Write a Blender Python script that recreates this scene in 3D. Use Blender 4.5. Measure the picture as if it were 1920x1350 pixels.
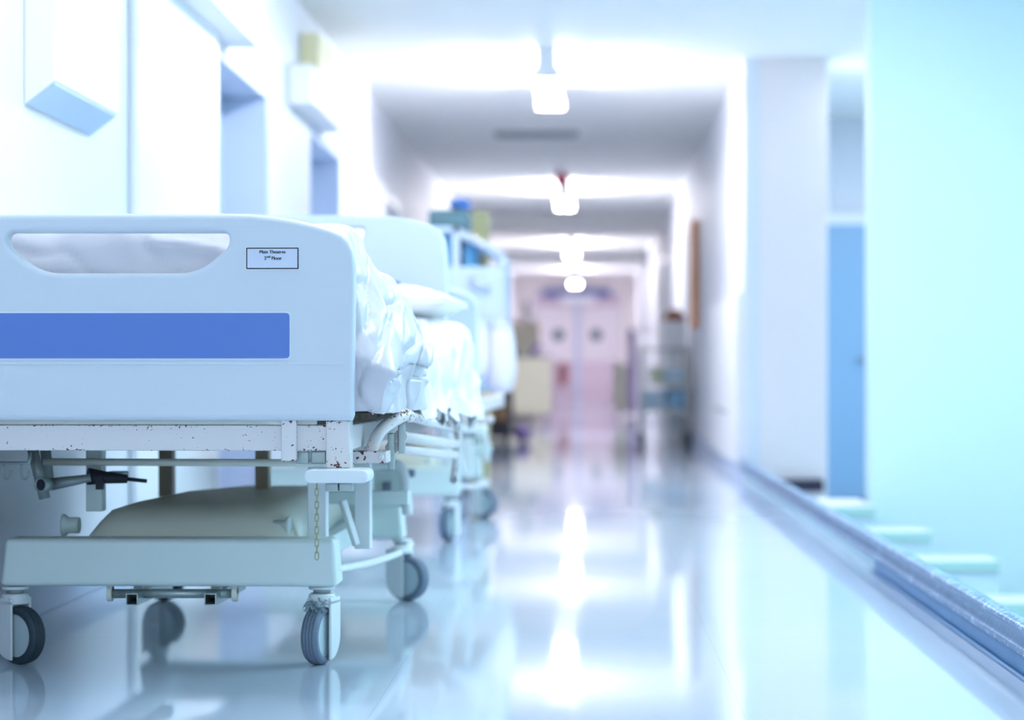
import bpy, bmesh, math, random
from mathutils import Vector, Matrix, noise
random.seed(7)
PI = math.pi
for o in list(bpy.data.objects):
    bpy.data.objects.remove(o)
sc = bpy.context.scene
C = sc.collection

# ------------------------------------------------------------------ camera
F = 3967.0                      # focal length in pixels of the 1920 px wide frame
VX, VY = 1103.0, 695.0          # where the corridor's lines meet
CAMZ = 0.663
cd = bpy.data.cameras.new('camera')
cam = bpy.data.objects.new('camera', cd)
C.objects.link(cam)
cam.location = (0, 0, CAMZ)
cam.rotation_euler = (PI/2, 0, 0)
cd.sensor_fit = 'HORIZONTAL'
cd.sensor_width = 36.0
cd.lens = F/1920*36
cd.shift_x = -(VX-960)/1920
cd.shift_y = (VY-675)/1920
cd.clip_start = 0.05
cd.clip_end = 200
cd.dof.use_dof = True
cd.dof.focus_distance = 4.40
cd.dof.aperture_fstop = 2.2
sc.camera = cam

# ------------------------------------------------------------------ world, lights, exposure
w = bpy.data.worlds.new('world')
sc.world = w
w.use_nodes = True
w.node_tree.nodes['Background'].inputs[0].default_value = (0.75, 0.86, 1.0, 1)
w.node_tree.nodes['Background'].inputs[1].default_value = 0.35
sc.view_settings.view_transform = 'Standard'
sc.view_settings.look = 'None'
sc.view_settings.exposure = 1.42
sc.view_settings.gamma = 1.0
sc.view_settings.use_curve_mapping = False
sc.cycles.max_bounces = 7
sc.cycles.diffuse_bounces = 4
sc.cycles.glossy_bounces = 3
sc.cycles.use_adaptive_sampling = True
sc.cycles.adaptive_threshold = 0.03
sc.cycles.caustics_reflective = False
sc.cycles.sample_clamp_indirect = 6.0
TUBE = 26.0                     # radiance of the ceiling tubes


def area(name, loc, rot, sx, sy, power, col):
    l = bpy.data.lights.new(name, 'AREA')
    l.shape = 'RECTANGLE'
    l.size, l.size_y, l.energy, l.color = sx, sy, power, col
    o = bpy.data.objects.new(name, l)
    C.objects.link(o)
    o.location = loc
    o.rotation_euler = rot
    return o


# fill areas added for tint and brightness
area('front_fill', (-0.3, -3.0, 1.5), (-PI/2, 0, PI), 2.2, 1.8, 14, (0.72, 0.86, 1.0))  # added bluish fill from behind the camera
area('stairwell_cyan_fill', (2.6, 6.4, 2.5), (0, 0, 0), 1.6, 3.0, 44, (0.68, 0.93, 1.0))  # added overhead fill, tints the stairwell cyan
area('landing_fill', (2.2, 13.2, 2.5), (0, 0, 0), 1.0, 1.0, 30, (0.80, 0.88, 1.0))  # added to lift the dark stair door and back wall


# ------------------------------------------------------------------ helpers
def at(px, py, Y):
    "pixel of the 1920x1350 photograph -> point at depth Y"
    return Vector(((px-VX)*Y/F, Y, CAMZ-(py-VY)*Y/F))


def mat(name, col, rough=0.5, metal=0.0, spec=0.5, coat=0.0, bump=None, chips=None, mottle=None,
        emit=None, alpha=None, trans=0.0):
    m = bpy.data.materials.new(name)
    m.use_nodes = True
    nt = m.node_tree
    b = nt.nodes['Principled BSDF']
    b.inputs['Base Color'].default_value = (*col, 1)
    b.inputs['Roughness'].default_value = rough
    b.inputs['Metallic'].default_value = metal
    b.inputs['Specular IOR Level'].default_value = spec
    b.inputs['Coat Weight'].default_value = coat
    b.inputs['Coat Roughness'].default_value = 0.08
    if emit:
        b.inputs['Emission Color'].default_value = (*emit[0], 1)
        b.inputs['Emission Strength'].default_value = emit[1]
    if trans:
        b.inputs['Transmission Weight'].default_value = trans
    tc = nt.nodes.new('ShaderNodeTexCoord')
    last = None
    if mottle:                                      # (scale, second colour, amount)
        n = nt.nodes.new('ShaderNodeTexNoise')
        n.inputs['Scale'].default_value = mottle[0]
        n.inputs['Detail'].default_value = 4
        nt.links.new(tc.outputs['Object'], n.inputs['Vector'])
        mx = nt.nodes.new('ShaderNodeMixRGB')
        mx.inputs[1].default_value = (*col, 1)
        mx.inputs[2].default_value = (*mottle[1], 1)
        r = nt.nodes.new('ShaderNodeMath'); r.operation = 'MULTIPLY'; r.inputs[1].default_value = mottle[2]
        nt.links.new(n.outputs['Fac'], r.inputs[0])
        nt.links.new(r.outputs[0], mx.inputs[0])
        nt.links.new(mx.outputs[0], b.inputs['Base Color'])
        last = mx
    if chips:                                       # (scale, threshold, colour): paint knocked off in specks
        n = nt.nodes.new('ShaderNodeTexNoise')
        n.inputs['Scale'].default_value = chips[0]
        n.inputs['Detail'].default_value = 3
        n2 = nt.nodes.new('ShaderNodeTexNoise')
        n2.inputs['Scale'].default_value = chips[0]*0.12
        nt.links.new(tc.outputs['Object'], n.inputs['Vector'])
        nt.links.new(tc.outputs['Object'], n2.inputs['Vector'])
        a = nt.nodes.new('ShaderNodeMath'); a.operation = 'MULTIPLY_ADD'
        a.inputs[1].default_value = 0.45
        nt.links.new(n2.outputs['Fac'], a.inputs[0])
        nt.links.new(n.outputs['Fac'], a.inputs[2])
        sx = nt.nodes.new('ShaderNodeSeparateXYZ')
        nt.links.new(tc.outputs['Generated'], sx.inputs[0])
        def M1(op, src, v, c=None):
            n_ = nt.nodes.new('ShaderNodeMath'); n_.operation = op
            nt.links.new(src, n_.inputs[0]); n_.inputs[1].default_value = v
            if c is not None: nt.links.new(c, n_.inputs[2])
            return n_.outputs[0]
        e = M1('POWER', M1('ABSOLUTE', M1('SUBTRACT', sx.outputs[2], 0.5), 0), 5)
        a2 = nt.nodes.new('ShaderNodeMath'); a2.operation = 'MULTIPLY_ADD'; a2.inputs[1].default_value = 4.5
        nt.links.new(e, a2.inputs[0]); nt.links.new(a.outputs[0], a2.inputs[2])
        a = a2
        g = nt.nodes.new('ShaderNodeMath'); g.operation = 'GREATER_THAN'; g.inputs[1].default_value = chips[1]
        nt.links.new(a.outputs[0], g.inputs[0])
        mx = nt.nodes.new('ShaderNodeMixRGB')
        nt.links.new(g.outputs[0], mx.inputs[0])
        if last:
            nt.links.new(last.outputs[0], mx.inputs[1])
        else:
            mx.inputs[1].default_value = (*col, 1)
        mx.inputs[2].default_value = (*chips[2], 1)
        nt.links.new(mx.outputs[0], b.inputs['Base Color'])
    if bump:                                        # (scale, strength)
        n = nt.nodes.new('ShaderNodeTexNoise')
        n.inputs['Scale'].default_value = bump[0]
        n.inputs['Detail'].default_value = 3
        nt.links.new(tc.outputs['Object'], n.inputs['Vector'])
        bp = nt.nodes.new('ShaderNodeBump')
        bp.inputs['Strength'].default_value = bump[1]
        bp.inputs['Distance'].default_value = 0.01
        nt.links.new(n.outputs['Fac'], bp.inputs['Height'])
        nt.links.new(bp.outputs[0], b.inputs['Normal'])
    return m


M = {}
M['board'] = mat('moulded_plastic', (0.66, 0.74, 0.83), 0.42, bump=(900, 0.05))
M['stripe'] = mat('blue_stripe', (0.09, 0.20, 0.58), 0.4, bump=(900, 0.08))
M['stripe_edge'] = mat('stripe_edge', (0.78, 0.86, 0.95), 0.4)
M['paper'] = mat('label_paper', (0.66, 0.74, 0.90), 0.5)
M['ink'] = mat('ink', (0.004, 0.005, 0.02), 0.7, spec=0.15)
M['enamel'] = mat('chipped_enamel', (0.76, 0.74, 0.75), 0.38, chips=(170, 0.955, (0.13, 0.05, 0.04)))
M['enamel_worn'] = mat('worn_enamel', (0.78, 0.76, 0.77), 0.38, chips=(130, 0.905, (0.12, 0.04, 0.035)))
M['white_paint'] = mat('white_paint', (0.80, 0.87, 0.90), 0.35, mottle=(9, (0.70, 0.80, 0.84), 0.5))
M['cover'] = mat('base_cover_plastic', (0.70, 0.84, 0.84), 0.4, bump=(700, 0.03))
M['pan'] = mat('base_pan_plastic', (0.78, 0.82, 0.74), 0.45)
M['under'] = mat('underside_steel', (0.42, 0.36, 0.27), 0.5)
M['steel'] = mat('grey_steel', (0.30, 0.36, 0.37), 0.4, metal=0.4)
M['galv'] = mat('worn_bar_steel', (0.42, 0.52, 0.52), 0.35, metal=0.5, mottle=(60, (0.2, 0.28, 0.28), 0.6))
M['black'] = mat('black_plastic', (0.015, 0.02, 0.035), 0.5)
M['tyre'] = mat('grey_rubber', (0.13, 0.18, 0.26), 0.6, mottle=(200, (0.22, 0.30, 0.40), 0.6))
M['tyre_dark'] = mat('dark_rubber', (0.02, 0.04, 0.06), 0.55, mottle=(120, (0.06, 0.1, 0.12), 0.6))
M['hub'] = mat('hub_plastic', (0.52, 0.66, 0.72), 0.5)
M['lint'] = mat('lint', (0.30, 0.42, 0.48), 0.9)
M['brass'] = mat('chain_metal', (0.34, 0.36, 0.20), 0.35, metal=0.8)
M['linen'] = mat('white_linen', (0.86, 0.86, 0.89), 0.5, spec=0.4, bump=(14, 0.25))
M['plastic_sheet'] = mat('plastic_sheet', (0.66, 0.66, 0.73), 0.28, spec=0.6, bump=(20, 0.25))
M['mattress'] = mat('mattress_vinyl', (0.55, 0.62, 0.70), 0.5)
M['bagw'] = mat('white_bag', (0.84, 0.80, 0.90), 0.4, bump=(10, 0.3))


class MB:
    "collects shapes; build() links them as ONE mesh object"
    def __init__(self):
        self.bm = bmesh.new()

    def box(self, x0, x1, y0, y1, z0, z1, rot=None, piv=None):
        v = [self.bm.verts.new((x, y, z)) for x in (x0, x1) for y in (y0, y1) for z in (z0, z1)]
        for q in ((0, 1, 3, 2), (4, 6, 7, 5), (0, 4, 5, 1), (2, 3, 7, 6), (0, 2, 6, 4), (1, 5, 7, 3)):
            self.bm.faces.new([v[i] for i in q])
        if rot is not None:
            p = Vector(piv) if piv else Vector(((x0+x1)/2, (y0+y1)/2, (z0+z1)/2))
            for q in v:
                q.co = rot @ (q.co-p)+p
        return self

    def hexa(self, lo, hi):
        "two quads (lists of four points) joined into a solid"
        a = [self.bm.verts.new(p) for p in lo]
        b = [self.bm.verts.new(p) for p in hi]
        self.bm.faces.new(a[::-1]); self.bm.faces.new(b)
        for i in range(4):
            self.bm.faces.new((a[i], a[(i+1) % 4], b[(i+1) % 4], b[i]))
        return self

    def tube(self, pts, r, seg=12, closed=False, r2=None, caps=True):
        pts = [Vector(p) for p in pts]
        n = len(pts)
        rings = []
        up = None
        for i, p in enumerate(pts):
            if closed:
                t = (pts[(i+1) % n]-pts[i-1]).normalized()
            elif i == 0:
                t = (pts[1]-p).normalized()
            elif i == n-1:
                t = (p-pts[i-1]).normalized()
            else:
                t = ((pts[i+1]-p).normalized()+(p-pts[i-1]).normalized()).normalized()
            if up is None:
                up = Vector((0, 0, 1)) if abs(t.z) < 0.9 else Vector((0, 1, 0))
            s = t.cross(up).normalized()
            up = s.cross(t).normalized()
            rr = r if r2 is None else r+(r2-r)*i/(n-1)
            rings.append([self.bm.verts.new(p+(s*math.cos(a)+up*math.sin(a))*rr)
                          for a in [2*PI*k/seg for k in range(seg)]])
        m = n if closed else n-1
        for i in range(m):
            a, b = rings[i], rings[(i+1) % n]
            for k in range(seg):
                f = self.bm.faces.new((a[k], a[(k+1) % seg], b[(k+1) % seg], b[k]))
                f.smooth = True
        if not closed and caps:
            self.bm.faces.new(rings[0][::-1]); self.bm.faces.new(rings[-1])
        return self

    def lathe(self, prof, axis_o, axis_d, seg=32, closed=False):
        "prof: list of (distance along the axis, radius)"
        o, d = Vector(axis_o), Vector(axis_d).normalized()
        u = d.cross(Vector((0, 0, 1)) if abs(d.z) < 0.9 else Vector((1, 0, 0))).normalized()
        v = d.cross(u)
        rings = []
        for h, r in prof:
            r = max(r, 1e-5)
            rings.append([self.bm.verts.new(o+d*h+(u*math.cos(a)+v*math.sin(a))*r)
                          for a in [2*PI*k/seg for k in range(seg)]])
        m = len(prof) if closed else len(prof)-1
        for i in range(m):
            a, b = rings[i], rings[(i+1) % len(prof)]
            for k in range(seg):
                f = self.bm.faces.new((a[k], a[(k+1) % seg], b[(k+1) % seg], b[k]))
                f.smooth = True
        if not closed:
            self.bm.faces.new(rings[0][::-1]); self.bm.faces.new(rings[-1])
        return self

    def prism(self, poly, axis, a0, a1, smooth=False):
        "poly of 2-D points extruded along axis ('x','y','z') from a0 to a1"
        def p3(p, a):
            return {'x': (a, p[0], p[1]), 'y': (p[0], a, p[1]), 'z': (p[0], p[1], a)}[axis]
        A = [self.bm.verts.new(p3(p, a0)) for p in poly]
        B = [self.bm.verts.new(p3(p, a1)) for p in poly]
        self.bm.faces.new(A); self.bm.faces.new(B[::-1])
        n = len(poly)
        for i in range(n):
            f = self.bm.faces.new((A[i], B[i], B[(i+1) % n], A[(i+1) % n]))
            f.smooth = smooth
        return self

    def blob(self, c, r, sub=3, rough=0.0, fs=3.0, seed=0):
        c = Vector(c)
        g = bmesh.ops.create_icosphere(self.bm, subdivisions=sub, radius=1.0)
        for v in g['verts']:
            d = v.co.copy()
            k = 1+rough*noise.noise(d*fs+Vector((seed, seed*2.3, 0)))
            v.co = Vector((c.x+d.x*r[0]*k, c.y+d.y*r[1]*k, c.z+d.z*r[2]*k))
            for f in v.link_faces:
                f.smooth = True
        return self

    def build(self, name, m, parent=None, bevel=0.0, seg=2, loc=None):
        bmesh.ops.recalc_face_normals(self.bm, faces=self.bm.faces)
        me = bpy.data.meshes.new(name)
        self.bm.to_mesh(me)
        self.bm.free()
        o = bpy.data.objects.new(name, me)
        C.objects.link(o)
        me.materials.append(M[m] if isinstance(m, str) else m)
        if parent:
            o.parent = parent
        if loc:
            o.location = loc
        if bevel:
            b = o.modifiers.new('bevel', 'BEVEL')
            b.width = bevel; b.segments = seg; b.limit_method = 'ANGLE'; b.angle_limit = math.radians(40)
            b.harden_normals = False
            for f in me.polygons:
                f.use_smooth = True
            w_ = o.modifiers.new('wn', 'WEIGHTED_NORMAL')
            w_.keep_sharp = False
        return o


def tag(o, label=None, cat=None, group=None, kind=None):
    if label: o['label'] = label
    if cat: o['category'] = cat
    if group: o['group'] = group
    if kind: o['kind'] = kind
    return o


def empty(name, loc, rz=0.0, parent=None):
    o = bpy.data.objects.new(name, None)
    o.empty_display_size = 0.1
    C.objects.link(o)
    o.location = loc
    o.rotation_euler = (0, 0, rz)
    if parent: o.parent = parent
    return o


KIDS = {}


def children(o):
    return [c for c in bpy.data.objects if c.parent == o]


def copy_tree(o, parent=None, skip=()):
    c = o.copy()
    C.objects.link(c)
    c.parent = parent
    for ch in children(o):
        if ch.name.split('.')[0] not in skip:
            copy_tree(ch, c, skip)
    return c


def plate(name, outer, holes, y0, thick, bevel, m, parent):
    "flat plate in the x-z plane with rounded rim; outer/holes are lists of (x, z)"
    cu = bpy.data.curves.new(name, 'CURVE')
    cu.dimensions = '2D'
    cu.fill_mode = 'BOTH'
    cu.extrude = thick/2-bevel
    cu.bevel_depth = bevel
    cu.bevel_resolution = 4
    cu.offset = -bevel
    for k, pl in enumerate([outer]+holes):
        s = cu.splines.new('POLY')
        s.points.add(len(pl)-1)
        for i, (x, z) in enumerate(pl):
            s.points[i].co = (x, z, 0, 1)
        s.use_cyclic_u = True
    t = bpy.data.objects.new('t', cu)
    C.objects.link(t)
    dg = bpy.context.evaluated_depsgraph_get()
    me = bpy.data.meshes.new_from_object(t.evaluated_get(dg))
    bpy.data.objects.remove(t)
    for v in me.vertices:
        x, z, y = v.co
        v.co = (x, y0+thick/2-y, z)
    bm = bmesh.new(); bm.from_mesh(me)
    bmesh.ops.remove_doubles(bm, verts=bm.verts, dist=1e-5)
    bmesh.ops.recalc_face_normals(bm, faces=bm.faces)
    for f in bm.faces:
        f.smooth = True
    bm.to_mesh(me); bm.free()
    me.materials.clear()
    me.materials.append(M[m])
    o = bpy.data.objects.new(name, me)
    C.objects.link(o)
    w_ = o.modifiers.new('wn', 'WEIGHTED_NORMAL')
    me.set_sharp_from_angle(angle=math.radians(50))
    w_.keep_sharp = True
    if parent: o.parent = parent
    return o


def spline(pts, per=8, closed=False):
    "Catmull-Rom through points"
    pts = [Vector(p) for p in pts]
    n = len(pts)
    out = []
    rng = range(n) if closed else range(n-1)
    for i in rng:
        if closed:
            p0, p1, p2, p3 = pts[i-1], pts[i], pts[(i+1) % n], pts[(i+2) % n]
        else:
            p0, p1, p2, p3 = pts[max(i-1, 0)], pts[i], pts[i+1], pts[min(i+2, n-1)]
        for k in range(per):
            t = k/per
            out.append(0.5*((2*p1)+(-p0+p2)*t+(2*p0-5*p1+4*p2-p3)*t*t+(-p0+3*p1-3*p2+p3)*t**3))
    if not closed:
        out.append(pts[-1])
    return out


def text(body, size, loc, name, m, parent, thick=0.0002, bold=0.0):
    cu = bpy.data.curves.new(name, 'FONT')
    cu.body = body
    cu.size = size
    cu.align_x = 'CENTER'
    cu.extrude = thick
    cu.offset = bold
    t = bpy.data.objects.new('t', cu)
    C.objects.link(t)
    dg = bpy.context.evaluated_depsgraph_get()
    me = bpy.data.meshes.new_from_object(t.evaluated_get(dg))
    bpy.data.objects.remove(t)
    for v in me.vertices:
        x, z, y = v.co
        v.co = (x+loc[0], loc[1]-y, z+loc[2])
    me.materials.clear(); me.materials.append(M[m])
    return me


# ================================================================== THE SETTING
XL, XR, ZC = -1.50, 0.95, 2.57
YEND = 42.5


def tex_wall(name, c1, c2, rough=0.5):
    return mat(name, c1, rough, mottle=(1.3, c2, 0.8), bump=(120, 0.04))


M['wall'] = tex_wall('wall_paint', (0.74, 0.79, 0.85), (0.79, 0.77, 0.85))
M['wall_far'] = tex_wall('far_wall_paint', (0.86, 0.78, 0.80), (0.88, 0.82, 0.80))
M['cyan'] = mat('stairwell_paint', (0.64, 0.84, 0.90), 0.5, bump=(150, 0.03))
M['ceil'] = mat('ceiling_paint', (0.92, 0.92, 0.91), 0.6, bump=(60, 0.03))
M['doorblue'] = mat('blue_grey_door', (0.48, 0.57, 0.74), 0.4)
M['doorstair'] = mat('stair_door_blue', (0.26, 0.46, 0.68), 0.4)
M['white'] = mat('white_laminate', (0.86, 0.88, 0.92), 0.35)
M['dark'] = mat('dark_rubber_block', (0.02, 0.015, 0.05), 0.45)
M['nosing'] = mat('nosing_vinyl', (0.30, 0.52, 0.52), 0.5)


def floor_mat():
    m = bpy.data.materials.new('polished_vinyl')
    m.use_nodes = True
    nt = m.node_tree
    L = nt.links
    b = nt.nodes['Principled BSDF']
    b.inputs['Specular IOR Level'].default_value = 0.4
    g = nt.nodes.new('ShaderNodeNewGeometry')
    sp = nt.nodes.new('ShaderNodeSeparateXYZ')
    L.new(g.outputs['Position'], sp.inputs[0])

    def mm(op, a, b_=None):
        n = nt.nodes.new('ShaderNodeMath'); n.operation = op
        for i, v in enumerate((a, b_)):
            if v is None: continue
            if isinstance(v, (int, float)): n.inputs[i].default_value = v
            else: L.new(v, n.inputs[i])
        return n.outputs[0]

    def noise_(scale, det, vec=None, stretch=None):
        n = nt.nodes.new('ShaderNodeTexNoise')
        n.inputs['Scale'].default_value = scale
        n.inputs['Detail'].default_value = det
        if stretch:
            mp = nt.nodes.new('ShaderNodeMapping')
            mp.inputs['Scale'].default_value = stretch
            L.new(g.outputs['Position'], mp.inputs['Vector'])
            L.new(mp.outputs[0], n.inputs['Vector'])
        else:
            L.new(g.outputs['Position'], n.inputs['Vector'])
        return n.outputs['Fac']
    # thin welded seams: along the corridor at three x, and across every 1.2 m
    seams = None
    for x in (-0.42, 0.30):
        s = mm('LESS_THAN', mm('ABSOLUTE', mm('SUBTRACT', sp.outputs[0], x)), 0.0011)
        seams = s if seams is None else mm('MAXIMUM', seams, s)
    fy = mm('ABSOLUTE', mm('SUBTRACT', mm('FRACT', mm('DIVIDE', mm('ADD', sp.outputs[1], 0.35), 1.6)), 0.5))
    seams = mm('MAXIMUM', seams, mm('LESS_THAN', fy, 0.0011))
    scuff = mm('GREATER_THAN', noise_(3.0, 7, stretch=(6, 14, 1)), 0.70)
    base = nt.nodes.new('ShaderNodeMixRGB')
    base.inputs[1].default_value = (0.50, 0.64, 0.80, 1)
    base.inputs[2].default_value = (0.64, 0.70, 0.82, 1)
    L.new(noise_(1.1, 5), base.inputs[0])
    d = nt.nodes.new('ShaderNodeMixRGB')
    L.new(base.outputs[0], d.inputs[1])
    d.inputs[2].default_value = (0.25, 0.38, 0.52, 1)
    L.new(mm('MINIMUM', mm('ADD', mm('MULTIPLY', seams, 0.28), mm('MULTIPLY', scuff, 0.16)), 1.0), d.inputs[0])
    L.new(d.outputs[0], b.inputs['Base Color'])
    L.new(mm('ADD', mm('MULTIPLY', noise_(2.2, 4), 0.05), 0.03), b.inputs['Roughness'])
    bp = nt.nodes.new('ShaderNodeBump')
    bp.inputs['Strength'].default_value = 0.03
    bp.inputs['Distance'].default_value = 0.004
    L.new(mm('ADD', noise_(3.0, 3), mm('MULTIPLY', seams, -0.3)), bp.inputs['Height'])
    L.new(bp.outputs[0], b.inputs['Normal'])
    return m


M['floor'] = floor_mat()


def struct(mb, name, m, bevel=0.0, parent=None):
    o = mb.build(name, m, parent, bevel)
    if parent is None: o['kind'] = 'structure'
    return o


def sbox(name, m, *a, bevel=0.0, parent=None):
    return struct(MB().box(*a), name, m, bevel, parent)


sbox('floor', 'floor', XL, 0.955, -3, YEND, -0.25, 0.0)
sbox('ceiling', 'ceil', XL-0.5, 3.4, -3, YEND, ZC, ZC+0.2)
# left wall: piers between recessed doorways, a lintel over each doorway
doors_l = [(8.5, 9.95), (11.4, 12.85), (15.6, 16.9), (20.5, 21.8), (27.0, 28.3)]
lw = MB()
y = -3
for a, b in doors_l:
    lw.box(XL-0.35, XL, y, a, 0, ZC)
    lw.box(XL-0.35, XL, a, b, 1.99, ZC)
    y = b
lw.box(XL-0.35, XL, y, YEND, 0, ZC)
struct(lw, 'wall_left', 'wall')
for i, (a, b) in enumerate(doors_l):
    dm = 'doorblue' if i in (0, 1, 3) else 'white'
    d = sbox('door_%d' % (i+1), dm, XL-0.26, XL-0.21, a+0.05, b-0.05, 0.01, 1.94)
    f = MB()
    f.box(XL-0.30, XL-0.005, a+0.001, a+0.05, 0, 1.989)
    f.box(XL-0.30, XL-0.005, b-0.05, b-0.001, 0, 1.989)
    f.box(XL-0.30, XL-0.005, a+0.05, b-0.05, 1.94, 1.989)
    f.build('door_frame', 'doorblue' if i in (0, 1, 3) else 'white', d)
    MB().tube([(XL-0.21, b-0.15, 1.0), (XL-0.15, b-0.15, 1.0), (XL-0.15, b-0.28, 1.0)], 0.011).build('door_handle', 'steel', d)
sbox('trim_1', 'white', XL+0.0005, XL+0.03, 6.9, 8.42, 0.0, ZC-0.001, bevel=0.008)    # shallow pilaster
sbox('trim_2', 'white', XL+0.0005, XL+0.05, 13.1, 14.0, 0.0, ZC-0.001, bevel=0.008)
sbox('baseboard_left', 'doorblue', XL+0.0005, XL+0.015, -3, 6.89, 0.0, 0.10, bevel=0.004)
# right wall starts behind the stairwell opening
rw = MB()
doors_r = [(19.6, 20.8), (25.5, 26.9)]
y = 12.9
for a, b in doors_r:
    rw.box(XR, 1.05, y, a, 0, ZC)
    rw.box(XR, 1.05, a, b, 2.02, ZC)
    y = b
rw.box(XR, 1.05, y, YEND, 0, ZC)
struct(rw, 'wall_right', 'wall')
for i, (a, b) in enumerate(doors_r):
    d = sbox('door_%d' % (i+6), 'white', XR+0.02, XR+0.05, a+0.04, b-0.04, 0.01, 1.98)
    f = MB()
    f.box(XR-0.012, XR+0.05, a-0.05, a+0.04, 0, 2.07)
    f.box(XR-0.012, XR+0.05, b-0.04, b+0.05, 0, 2.07)
    f.box(XR-0.012, XR+0.05, a+0.04, b-0.04, 1.98, 2.07)
    f.build('door_frame', 'white', d)
sbox('baseboard_right', 'doorblue', XR-0.02, XR-0.0005, 12.95, 19.5, 0.0, 0.12, bevel=0.006)
# the wall's broad end, facing the stairwell
sbox('wall_pier', 'wall_far', 1.0505, 1.458, 12.9, 13.4, -0.344, ZC-0.001, bevel=0.004)
# far end: wall with double doors
ew = MB()
ew.box(XL, -1.12, YEND, YEND+0.2, 0, ZC)
ew.box(0.69, XR, YEND, YEND+0.2, 0, ZC)
ew.box(-1.12, 0.69, YEND, YEND+0.2, 2.22, ZC)
struct(ew, 'wall_end', 'wall_far')
M['leaf'] = mat('door_leaf_upper', (0.76, 0.70, 0.75), 0.4)
M['kick'] = mat('door_kick_plate', (0.66, 0.52, 0.62), 0.35)
M['glassdark'] = mat('dark_glass', (0.03, 0.07, 0.10), 0.1)
M['sign_blue'] = mat('sign_blue', (0.10, 0.15, 0.42), 0.5)
for i, (x0, x1, sx) in enumerate(((-1.10, -0.26, -0.60), (-0.17, 0.67, 0.16))):
    d = sbox('door_%d' % (i+8), 'kick', x0, x1, YEND+0.02, YEND+0.07, 0.005, 2.2)
    MB().box(x0+0.03, x1-0.03, YEND+0.008, YEND+0.02, 0.85, 1.95).build('door_panel', 'leaf', d)
    MB().lathe([(0, 0.115), (0.006, 0.115)], (sx, YEND+0.008, 1.38), (0, -1, 0), 24).build('porthole_glass', 'glassdark', d)
    MB().tube([(sx+0.15*math.cos(a), YEND+0.004, 1.38+0.15*math.sin(a)) for a in [2*PI*k/24 for k in range(24)]],
              0.02, 8, closed=True).build('porthole_rim', 'leaf', d)
sbox('trim_4', 'doorblue', -0.26, -0.17, YEND+0.001, YEND+0.06, 0.0, 2.2)
# shallow downstand beams across the ceiling
for i, yb in enumerate((26.0, 35.0)):
    sbox('trim_%d' % (i+5), 'ceil', XL+0.001, XR-0.001, yb, yb+0.3, ZC-0.12, ZC-0.001)

# stairwell beyond the kerb
M['stairfloor'] = mat('stair_concrete', (0.45, 0.62, 0.72), 0.6)
sbox('wall_stairwell', 'cyan', 1.40, 3.3, 10.5, 10.7, -1.6, ZC-0.001)
sbox('wall_stairwell_back', 'wall', 1.06, 3.3, 16.0, 16.2, -0.6, ZC-0.001)
sbox('wall_stairwell_outer', 'cyan', 3.3, 3.4, -3, 16.2, -1.6, ZC-0.001)
sbox('floor_landing', 'stairfloor', 1.06, 3.3, 10.71, 15.99, -0.7, -0.345)
sbox('floor_lower', 'stairfloor', 0.956, 3.3, -3, 10.5, -1.7, -1.6)
dS = sbox('door_10', 'doorstair', 1.35, 2.20, 15.95, 15.995, -0.34, 1.765)
MB().tube([(2.13, 15.95, 0.75), (2.13, 15.89, 0.75), (2.02, 15.89, 0.75)], 0.012).build('door_handle', 'steel', dS)
f = MB()
f.box(1.27, 1.35, 15.94, 15.999, -0.34, 1.85).box(2.20, 2.28, 15.94, 15.999, -0.34, 1.85).box(1.35, 2.2, 15.94, 15.999, 1.765, 1.85)
f.build('door_frame', 'white', dS)
MB().box(1.35, 2.2, 15.93, 15.95, -0.34, -0.30).build('kick_strip', 'black', dS)
# steps going down towards the right
st = [(10.49, 10.05, 1640, 950), (10.05, 9.75, 1745, 997), (9.75, 9.45, 1872, 1052), (9.45, 9.15, 2030, 1130), (9.15, 8.85, 2220, 1225)]
for i, (yb, yf, px, py) in enumerate(st):
    c = at(px, py, yf)
    s = sbox('trim_%d' % (i+10), 'stairfloor', 0.957, c.x, yf, yb if i else 10.70, -1.6, c.z-0.012)
    MB().box(0.957, c.x+0.004, yf-0.012, yb if i else 10.70, c.z-0.011, c.z).build('step_tread', 'white', s)
    MB().box(0.957, c.x+0.002, yf-0.02, yf-0.0125, c.z-0.045, c.z-0.001).build('step_nosing', 'nosing', s)

# steel kerb along the stairwell edge
M['kerb'] = mat('kerb_steel', (0.05, 0.15, 0.32), 0.30, metal=0.3, mottle=(14, (0.15, 0.31, 0.52), 0.9),
                chips=(70, 0.87, (0.36, 0.56, 0.78)), bump=(60, 0.25))
M['kerb_low'] = mat('kerb_skirt', (0.05, 0.17, 0.38), 0.4, mottle=(8, (0.10, 0.26, 0.48), 0.8))
prof = [(0.948, 0.046), (0.936, 0.046), (0.934, 0.060), (0.941, 0.066), (0.946, 0.084), (0.941, 0.098),
        (0.925, 0.104), (0.920, 0.112), (0.924, 0.120), (0.936, 0.124), (0.953, 0.122), (0.975, 0.112), (0.975, 0.046)]
k = MB().prism(prof, 'y', 1.5, 12.89, smooth=False).build('steel_kerb', 'kerb', bevel=0.003)
tag(k, 'scuffed blue steel kerb rail running along the open edge of the stairwell', 'kerb')
MB().prism([(0.940, 0.0), (0.952, 0.0), (0.952, 0.046), (0.943, 0.046)], 'y', 1.5, 6.96).build('kerb_skirt', 'kerb_low', k, 0.002)
MB().tube([(0.931, 1.5, 0.003), (0.931, 6.95, 0.003)], 0.006, 8).build('sealant_bead', 'kerb_low', k)
MB().box(0.947, 0.975, 1.5, 12.89, 0.0, 0.046).build('kerb_core', 'stairfloor', k)

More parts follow.
